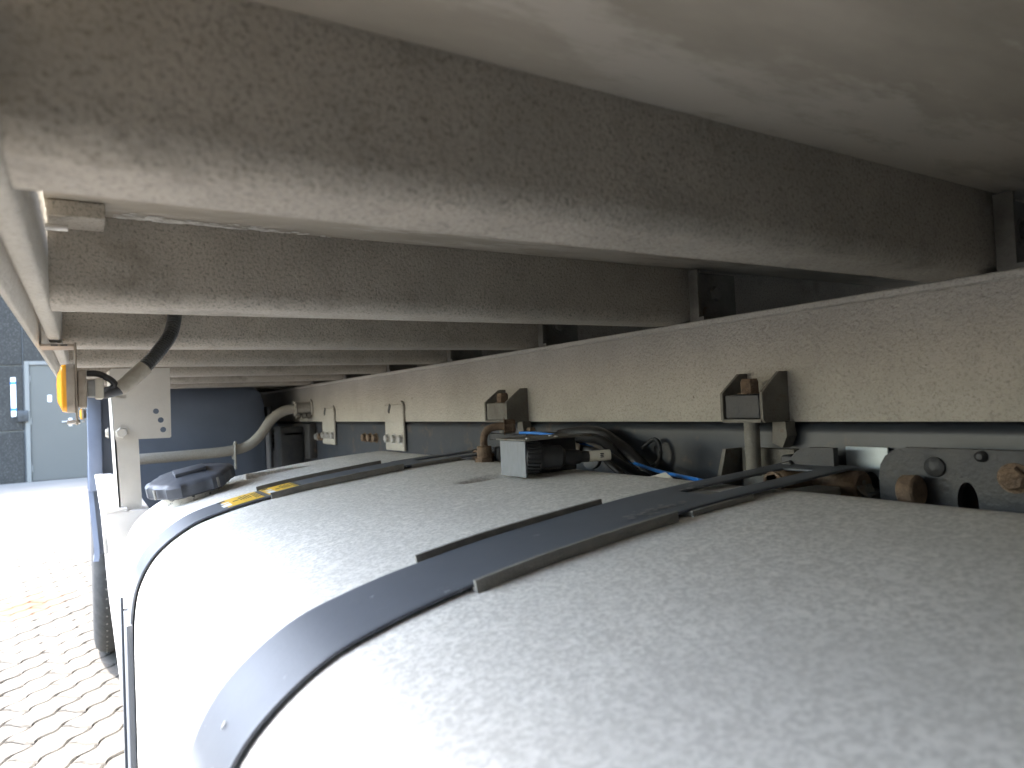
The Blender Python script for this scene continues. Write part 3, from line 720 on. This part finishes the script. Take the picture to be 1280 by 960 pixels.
# ------------------------------------------------------------------ stay plate, post, tube, mudguard, wheel
YP = 1.80
def pp(px, py, dy=0): return at(px, py, 1, YP+dy)
A, B, C, D = pp(137, 461), pp(212, 460), pp(214, 547), pp(144, 550)
outl = [(D.x, D.z), (C.x-.003, C.z), (C.x, C.z+.003), (B.x, B.z), (A.x+.003, A.z), (A.x, A.z-.003)]
holes = []
for px, py in ((195, 514), (201, 525), (204, 537)):
    v = pp(px, py); holes.append(circle(v.x, v.z, .0065))
v = pp(151, 494); mm = []
for i in range(20):
    a = 2*math.pi*i/20; mm.append((v.x+.009*(1 if math.cos(a) > 0 else -1)*.6+.0065*math.cos(a)*1.0, v.z+.004*(1 if math.cos(a) > 0 else -1)*-.5+.0065*math.sin(a)))
holes.append(mm)
sp = plate_holes(outl, holes, .005, 'xz', YP).build('stay_plate', 'plate', T)
v = pp(152, 541); b = MB(); b.hexhead((v.x, YP-.0028, v.z), (0, -1, 0), .0125, .008); b.build('bolt', 'plate', sp)
a = pp(137, 480, .004); c = pp(171, 553, .004); d = pp(150, 655, .004); e = pp(179, 655, .004)
b = MB()
b.add([(a.x, YP+.003, A.z-.004), (c.x, YP+.003, A.z-.004), (e.x, YP+.003, d.z), (d.x, YP+.003, d.z), (a.x, YP+.008, A.z-.004), (c.x, YP+.008, A.z-.004), (e.x, YP+.008, d.z), (d.x, YP+.008, d.z)],
      [(0, 1, 2, 3), (7, 6, 5, 4), (0, 4, 5, 1), (1, 5, 6, 2), (2, 6, 7, 3), (3, 7, 4, 0)])
b.add([(a.x, YP+.003, A.z-.004), (a.x+.004, YP+.003, A.z-.004), (d.x+.004, YP+.003, d.z), (d.x, YP+.003, d.z), (a.x-.004, YP+.075, A.z-.004), (a.x, YP+.075, A.z-.004), (d.x, YP+.075, d.z), (d.x-.004, YP+.075, d.z)],
      [(0, 1, 2, 3), (7, 6, 5, 4), (0, 4, 5, 1), (1, 5, 6, 2), (2, 6, 7, 3), (3, 7, 4, 0)])
b.build('stay_post', 'plate', T)
v = at(138, 541, 1, YP+.05); b = MB(); b.hexhead((v.x-.004, YP+.05, v.z), (-1, 0, 0), .010, .006); b.build('bolt', 'plate', sp)
b = MB(); b.box(A.x+.01, B.x-.01, YP+.003, YP+.010, A.z-.002, ZC); b.build('plate_hanger', 'frame', T)
# tube
YU = 2.98
def up_(px, py): return at(px, py, 1, YU)
tp_ = [at(150, 576, 1, YU), up_(175, 574), up_(230, 569.5), up_(285, 564), up_(310, 557), up_(326, 543), up_(338, 526), up_(353, 514.5), up_(372, 510.5), Vector((XR-.002, YU, up_(385, 510).z))]
b = MB(); b.tube(bez(tp_, 50), .0205, 18); tube = b.build('stay_tube', 'rail', T)
lpv = up_(293, 563); b = MB(); ring = [Vector((lpv.x+.004*math.sin(a), YU+.026*math.cos(a), lpv.z+.033*math.sin(a))) for a in [i*2*math.pi/24 for i in range(25)]]
b.tube(ring, .005, 8, caps=False); b.tube([lpv+Vector((0, -.02, -.02)), lpv+Vector((0, -.018, -.075))], .005, 8); b.build('pipe_clip', 'rail', tube)
b = MB(); cz = tp_[-1].z; b.cyl((XR-.065, YU, cz), (XR-.004, YU, cz), .026, 20, bev=.002); b.cyl((XR-.007, YU, cz), (XR-.0005, YU, cz), .038, 24)
b.cyl((XR-.075, YU, cz), (XR-.069, YU, cz), .033, 20); b.build('tube_socket', 'rail', tube)
for dx in (-.062, -.035, -.015):
    b = MB(); b.hexhead((XR+dx, YU-.012, cz-.026), (0, -.5, -1), .012, .016); b.build('clamp_nut', 'grey_steel', tube)
# mudguard: rear wall, rounded inner corner, arched over the wheel
YM = 3.16; zw = -.55; yw = 3.72
xl = .0; b = MB()
arc = [(YM, -.52), (YM, -.30)]
for i in range(13):
    a_ = R_(180-90*i/12); arc.append((yw+.50+.0+(1.06)*math.cos(a_)*1.0, -.10+.29*math.sin(a_)))
arc = [(YM, -.52), (YM, -.30), (YM, -.10), (YM, .05), (YM+.004, .10), (YM+.02, .118), (YM+.06, .125), (yw+.6, .125)]
xs_ = [.012, .02, .06, .35, .60, .635, .655, .668, .674]
drop = [0, 0, 0, 0, 0, .012, .035, .09, .20]
vs = []
for (y, z) in arc:
    for x, dpz in zip(xs_, drop): vs.append((x, y+(.0 if x < .6 else (x-.6)*.25), min(z, .125-dpz)))
k = len(xs_)
b.add(vs, [(i*k+j, i*k+j+1, (i+1)*k+j+1, (i+1)*k+j) for i in range(len(arc)-1) for j in range(k-1)], True)
mud = b.build('mudguard', 'mudguard', T); sm = mud.modifiers.new('thick', 'SOLIDIFY'); sm.thickness = .006; sm.offset = 1
tag(mud, 'dark blue grey plastic mudguard behind the stay tube')
# outer edge of the mudguard, its sunlit look put into a paler blue
b = MB(); e1 = [at(114, 505, 1, YM-.01), at(112, 560, 1, YM-.01), at(112, 610, 1, YM-.01), at(117, 660, 1, YM-.01), at(120, 690, 1, YM-.01), at(119, 702, 1, YM-.01)]
vs = []
for v in bez(e1, 20):
    vs += [(v.x-.006, YM-.012, v.z), (v.x+.012, YM-.016, v.z), (v.x+.012, YM+.05, v.z), (v.x-.006, YM+.05, v.z)]
b.add(vs, [(i*4+j, i*4+(j+1) % 4, i*4+4+(j+1) % 4, i*4+4+j) for i in range(20) for j in range(4)], False); b.add(vs[-4:], [(0, 1, 2, 3)]); b.add(vs[:4], [(0, 1, 2, 3)])
b.build('mudguard_lip', 'sunlit_edge_blue', mud)
b = MB(); w0 = at(116, 515, 1, 3.1); b.box(.002, .05, YM-.05, YM-.018, -.27, .10, .004, 2); b.build('mudguard_bracket', 'sunlit_edge_blue', mud)
# wheel
wc = Vector((.0, yw, -CAMZ+.50)); b = MB()
tyre_prof = [(.29, .02), (.34, .004), (.42, -.002), (.465, .006), (.487, .022), (.496, .040), (.498, .075), (.490, .078), (.490, .086), (.498, .089), (.50, .13), (.50, .165), (.490, .168), (.490, .178), (.498, .181), (.497, .215), (.487, .25), (.465, .268), (.42, .275), (.34, .27), (.29, .255)]
b.lathe(tyre_prof, (0.004, wc.y, wc.z), (1, 0, 0), 64); tyre = b.build('wheel', 'tyre', T)
b = MB()
for i in range(72):
    a_ = 2*math.pi*i/72
    mm = Matrix.Translation((.052, wc.y+.4965*math.cos(a_), wc.z+.4965*math.sin(a_))) @ Matrix.Rotation(a_, 4, 'X'); b.box(-.003, .003, -.0018, .0018, -.003, .003, 0, 1, mm)
b.build('tread_wear_studs', 'connector', tyre)
b = MB(); b.lathe([(.29, .03), (.285, .02), (.27, .03), (.25, .10), (.16, .12), (.15, .06), (.10, .055), (.0, .055)], (.004, wc.y, wc.z), (1, 0, 0), 48); b.build('rim', 'zinc', tyre)
rear = tyre.copy(); COL.objects.link(rear); rear.location = Vector(tyre.location)+Vector((0, -5.35, 0))  # unseen rear wheels, added to block light from behind
for ch in [x for x in bpy.data.objects if x.parent == tyre]:
    d_ = ch.copy(); COL.objects.link(d_); d_.parent = rear
r2_ = rear.copy(); COL.objects.link(r2_); r2_.location = Vector(rear.location)+Vector((.32, 0, 0))
b = MB(); pr = []
for i in range(15):
    a_ = R_(200-220*i/14); pr.append((yw-5.35+.60*math.cos(a_), wc.z+.60*math.sin(a_)))
pr += [(y+(yw-5.35-y)*.012, z+(wc.z-z)*.012) for y, z in pr[::-1]]
b.prism(pr, 0, .01, .72, True); b.build('mudguard', 'mudguard', T)  # unseen rear mudguard, added with the wheels as a light blocker
# bright box on the truck's flank between the tank and the wheel
b = MB(); pr = [(.0545, -.645), (.030, -.212), (.036, -.206), (.118, -.206), (.118, -.645)]
b.prism(pr, 1, 1.775, 3.06, False); box = b.build('side_skirt', 'bright_box', T)
tag(box, 'bright aluminium side skirt below the stay post')
b = MB(); b.box(.022, .075, 1.772, 3.0, -.2055, -.199, .002, 1); b.build('lid_edge', 'bright_box', box)
b = MB(); b.box(.027, .034, 1.80, 1.85, -.30, -.24, .001, 1); b.build('latch', 'zinc', box)

# ------------------------------------------------------------------ ground and paving
g = MB(); 
gx0, gx1, gy0, gy1 = -80, 80, -80, 80
g.add([(gx0, gy0, -CAMZ-.0075), (gx1, gy0, -CAMZ-.0075), (gx1, gy1, -CAMZ-.0075), (gx0, gy1, -CAMZ-.0075)], [(0, 1, 2, 3)])
ground = g.build('ground', 'sand', None); tag(ground, kind='structure')
far = MB()
PX0, PX1, PY0, PY1 = -4.2, 1.6, .6, 13.0
for (x0, x1, y0, y1) in ((-60, PX0, -60, 60), (PX1, 60, -60, 60), (PX0, PX1, -60, PY0), (PX0, PX1, PY1, 60)):
    far.add([(x0, y0, -CAMZ-.004), (x1, y0, -CAMZ-.004), (x1, y1, -CAMZ-.004), (x0, y1, -CAMZ-.004)], [(0, 1, 2, 3)])
fo = far.build('courtyard', 'paver', ground); tag(fo, kind='structure')
LP, WP = .23, .115; gap = .0055
ang = R_(51)
def paver_outline():
    pts = []; k = 12; amp = .009
    def side(u): return amp*math.sin(2*math.pi*u*2)
    L2 = LP/2-gap/2
    for i in range(k+1):
        t = -1+2*i/k; pts.append((t*L2, -WP/2+gap/2+side(t*.5)))
    for i in range(1, 4):
        t = -1+2*i/4; pts.append((L2+.006*math.sin(math.pi*t), t*(WP/2-gap/2)))
    for i in range(k+1):
        t = 1-2*i/k; pts.append((t*L2, WP/2-gap/2+side(t*.5)))
    for i in range(1, 4):
        t = 1-2*i/4; pts.append((-L2+.006*math.sin(math.pi*t), t*(WP/2-gap/2)))
    return pts
po = paver_outline(); n = len(po)
def paver_geo(mtx, hz):
    vs = [mtx @ Vector((x*.955, y*.92, hz)) for x, y in po]+[mtx @ Vector((x, y, hz-.005)) for x, y in po]+[mtx @ Vector((x, y, -.03)) for x, y in po]
    fs = [tuple(range(n))]+[(i, n+i, n+(i+1) % n, (i+1) % n) for i in range(n)]+[(n+i, 2*n+i, 2*n+(i+1) % n, n+(i+1) % n) for i in range(n)]
    return vs, fs
me = None
spots = []
ca, sa = math.cos(ang), math.sin(ang)
for i in range(-160, 160):
    for j in range(-60, 100):
        uu = j*LP+(LP/2 if i % 2 else 0); vv = i*WP
        x = uu*ca-vv*sa; y = uu*sa+vv*ca
        if PX0+.02 < x < PX1-.02 and PY0 < y < PY1: spots.append((x, y, uu, vv))
def in_view(x, y):
    c = ROT.transposed() @ Vector((x, y, -CAMZ))
    if c.z <= 0: return None
    px, py = c.x/c.z*FPX+640, c.y/c.z*FPX+480
    return (px, py) if (-25 < px < 165 and 560 < py < 985) else None
cand = sorted([s for s in spots if in_view(s[0], s[1])], key=lambda s: math.hypot(s[0], s[1]))
near = cand[:300]; nearset = set((s[0], s[1]) for s in near)
vs, fs = paver_geo(Matrix.Identity(4), 0)
me = bpy.data.meshes.new('paver'); me.from_pydata([tuple(v) for v in vs], [], fs); me.update(); me.materials.append(M['paver'])
gl = Vector(ground.location)
for s in near:
    o = bpy.data.objects.new('paver', me); COL.objects.link(o); o.parent = ground
    o.location = (s[0], s[1], random.uniform(-.002, .0015)); o.rotation_euler = (random.gauss(0, .006), random.gauss(0, .006), ang+random.gauss(0, .006))
rest = MB()
for s in spots:
    if (s[0], s[1]) in nearset: continue
    mt = Matrix.Translation((s[0], s[1], -CAMZ+random.uniform(-.002, .0015))) @ Matrix.Rotation(ang+random.gauss(0, .006), 4, 'Z')
    vs, fs = paver_geo(mt, 0); rest.add(vs, fs[:n+1])
ro = MB.build.__get__(rest)('far_pavers', 'paver', ground); tag(ro, kind='stuff')

# ------------------------------------------------------------------ building with door
YW = 15.1; ZG = -CAMZ
bl_ = empty('building', (0, YW+3, 0)); tag(bl_, 'dark grey aggregate panel building with blue grey steel door across the yard', 'building')
H = 5.2
b = MB(); b.box(-15, 14, YW+.04, YW+9, ZG-.02, ZG+H); b.build('wall_core', 'panel_joint', bl_)
b = MB(); b.box(-15.2, 14.2, YW-.1, YW+9.2, ZG+H+.002, ZG+H+.22); b.build('roof_edge', 'roof', bl_)
xd0, xd1 = at(38, 530, 1, YW).x, at(106, 530, 1, YW).x+.10; zd = at(70, 456, 1, YW).z
zj = [ZG+.0, at(0, 540, 1, YW).z, at(0, 457, 1, YW).z, 2.3, 3.3, ZG+H]
fr = .07
xe = [-15]; x = xd0-fr-.02
xl_ = [x-2.4*i for i in range(6)][::-1]; xl_ = [v for v in xl_ if v > -15]
bounds_left = [-15]+xl_; bounds_right = [xd1+fr+.02+2.4*i for i in range(6)]+[14]
def panel(x0, x1, z0, z1):
    b = MB(); b.box(x0+.012, x1-.012, YW, YW+.045, z0+.012, z1-.012, .006, 1); b.build('wall_panel', 'panel', bl_)
for zi in range(5):
    for bb_ in (bounds_left, bounds_right):
        for x0, x1 in zip(bb_, bb_[1:]): panel(x0, x1, zj[zi], zj[zi+1])
    if zi >= 2: panel(xd0-fr-.02, xd1+fr+.02, zj[zi], zj[zi+1])
b = MB(); b.box(xd0-fr, xd0, YW-.02, YW+.06, ZG, zd+fr, .004, 1); b.box(xd1, xd1+fr, YW-.02, YW+.06, ZG, zd+fr, .004, 1); b.box(xd0+.001, xd1-.001, YW-.02, YW+.06, zd, zd+fr, .004, 1)
b.build('door_frame', 'door_frame', bl_)
b = MB(); b.box(xd0+.005, xd1-.005, YW+.012, YW+.055, ZG+.02, zd-.005, .003, 1); door = b.build('door', 'door', bl_)
xh = at(88, 527, 1, YW).x
b = MB(); b.cyl((xh, YW+.012, .02), (xh, YW-.04, .02), .012, 10); b.tube([(xh, YW-.04, .02), (xh-.13, YW-.04, .015)], .011, 10); b.box(xh-.03, xh+.03, YW+.004, YW+.0115, -.07, .08, .003, 1); b.build('door_handle', 'zinc', door)
b = MB(); v = at(62, 498, 1, YW); b.box(v.x-.03, v.x+.03, YW+.009, YW+.0115, v.z-.06, v.z+.06); b.build('door_notice', 'white', door)
for zz in (ZG+.25, .05, zd-.25):
    b = MB(); b.cyl((xd0+.012, YW+.0, zz-.06), (xd0+.012, YW+.0, zz+.06), .012, 10); b.build('hinge', 'door_frame', door)
v0 = at(13, 472, 1, YW); v1 = at(18, 521, 1, YW)
b = MB(); b.box(v0.x, v0.x+.075, YW-.016, YW-.001, v1.z, v0.z, .004, 1); strip_ = b.build('wall_gauge', 'white', None)
tag(strip_, 'narrow white upright strip with blue bands on the dark wall', 'sign')
for zz in (v1.z+.13, v0.z-.10):
    b = MB(); b.box(v0.x-.002, v0.x+.077, YW-.0185, YW-.0165, zz-.025, zz+.025); b.build('blue_band', 'blue', strip_)
v = at(28, 521, 1, YW); b = MB(); b.box(v.x-.07, v.x+.09, YW-.06, YW-.001, v.z-.09, v.z+.11, .01, 2); b.cyl((v.x, YW-.06, v.z+.03), (v.x, YW-.085, v.z+.03), .03, 12)
ob = b.build('key_box', 'black', None); tag(ob, 'small black wall box beside the blue grey door', 'wall box')
b = MB(); b.box(-15, 14, 12.75, YW-.03, ZG-.05, ZG+.012, .01, 1); ap = b.build('pavement', 'concrete', None); tag(ap, kind='structure')

# ------------------------------------------------------------------ made-up box trailer, added out of view to block light
tr = empty('added_blocker_trailer', (-2.2, -5, 0)); tag(tr, 'added dark grey box trailer out of view, blocking light beside the truck', 'trailer')
TX0, TX1, TY0, TY1 = -3.45, -.90, -11.0, .66
b = MB(); b.box(TX0, TX1, TY0, TY1, .05, 2.85, .02, 2); b.build('blocker_body', mat('charcoal_blocker_sheet', (.05, .052, .056), (.042, .044, .048), 3, .5), tr)
b = MB(); b.box(TX0+.04, TX1-.04, TY0+.3, TY1-.1, -.14, .048, .01, 1); b.build('blocker_frame', 'black_dusty', tr)
b = MB(); b.box(TX1-.09, TX1-.05, TY0+4.2, TY1-.6, -.72, -.145, .01, 1); b.build('blocker_side', 'black_dusty', tr)
for yy in (-10.2, -8.9, -7.6):
    for xx in (TX0+.02, TX1-.30):
        o = tyre.copy(); COL.objects.link(o); o.parent = tr; o.location = Vector((xx, yy, 0))-Vector((0, yw, 0))-Vector(tr.location)
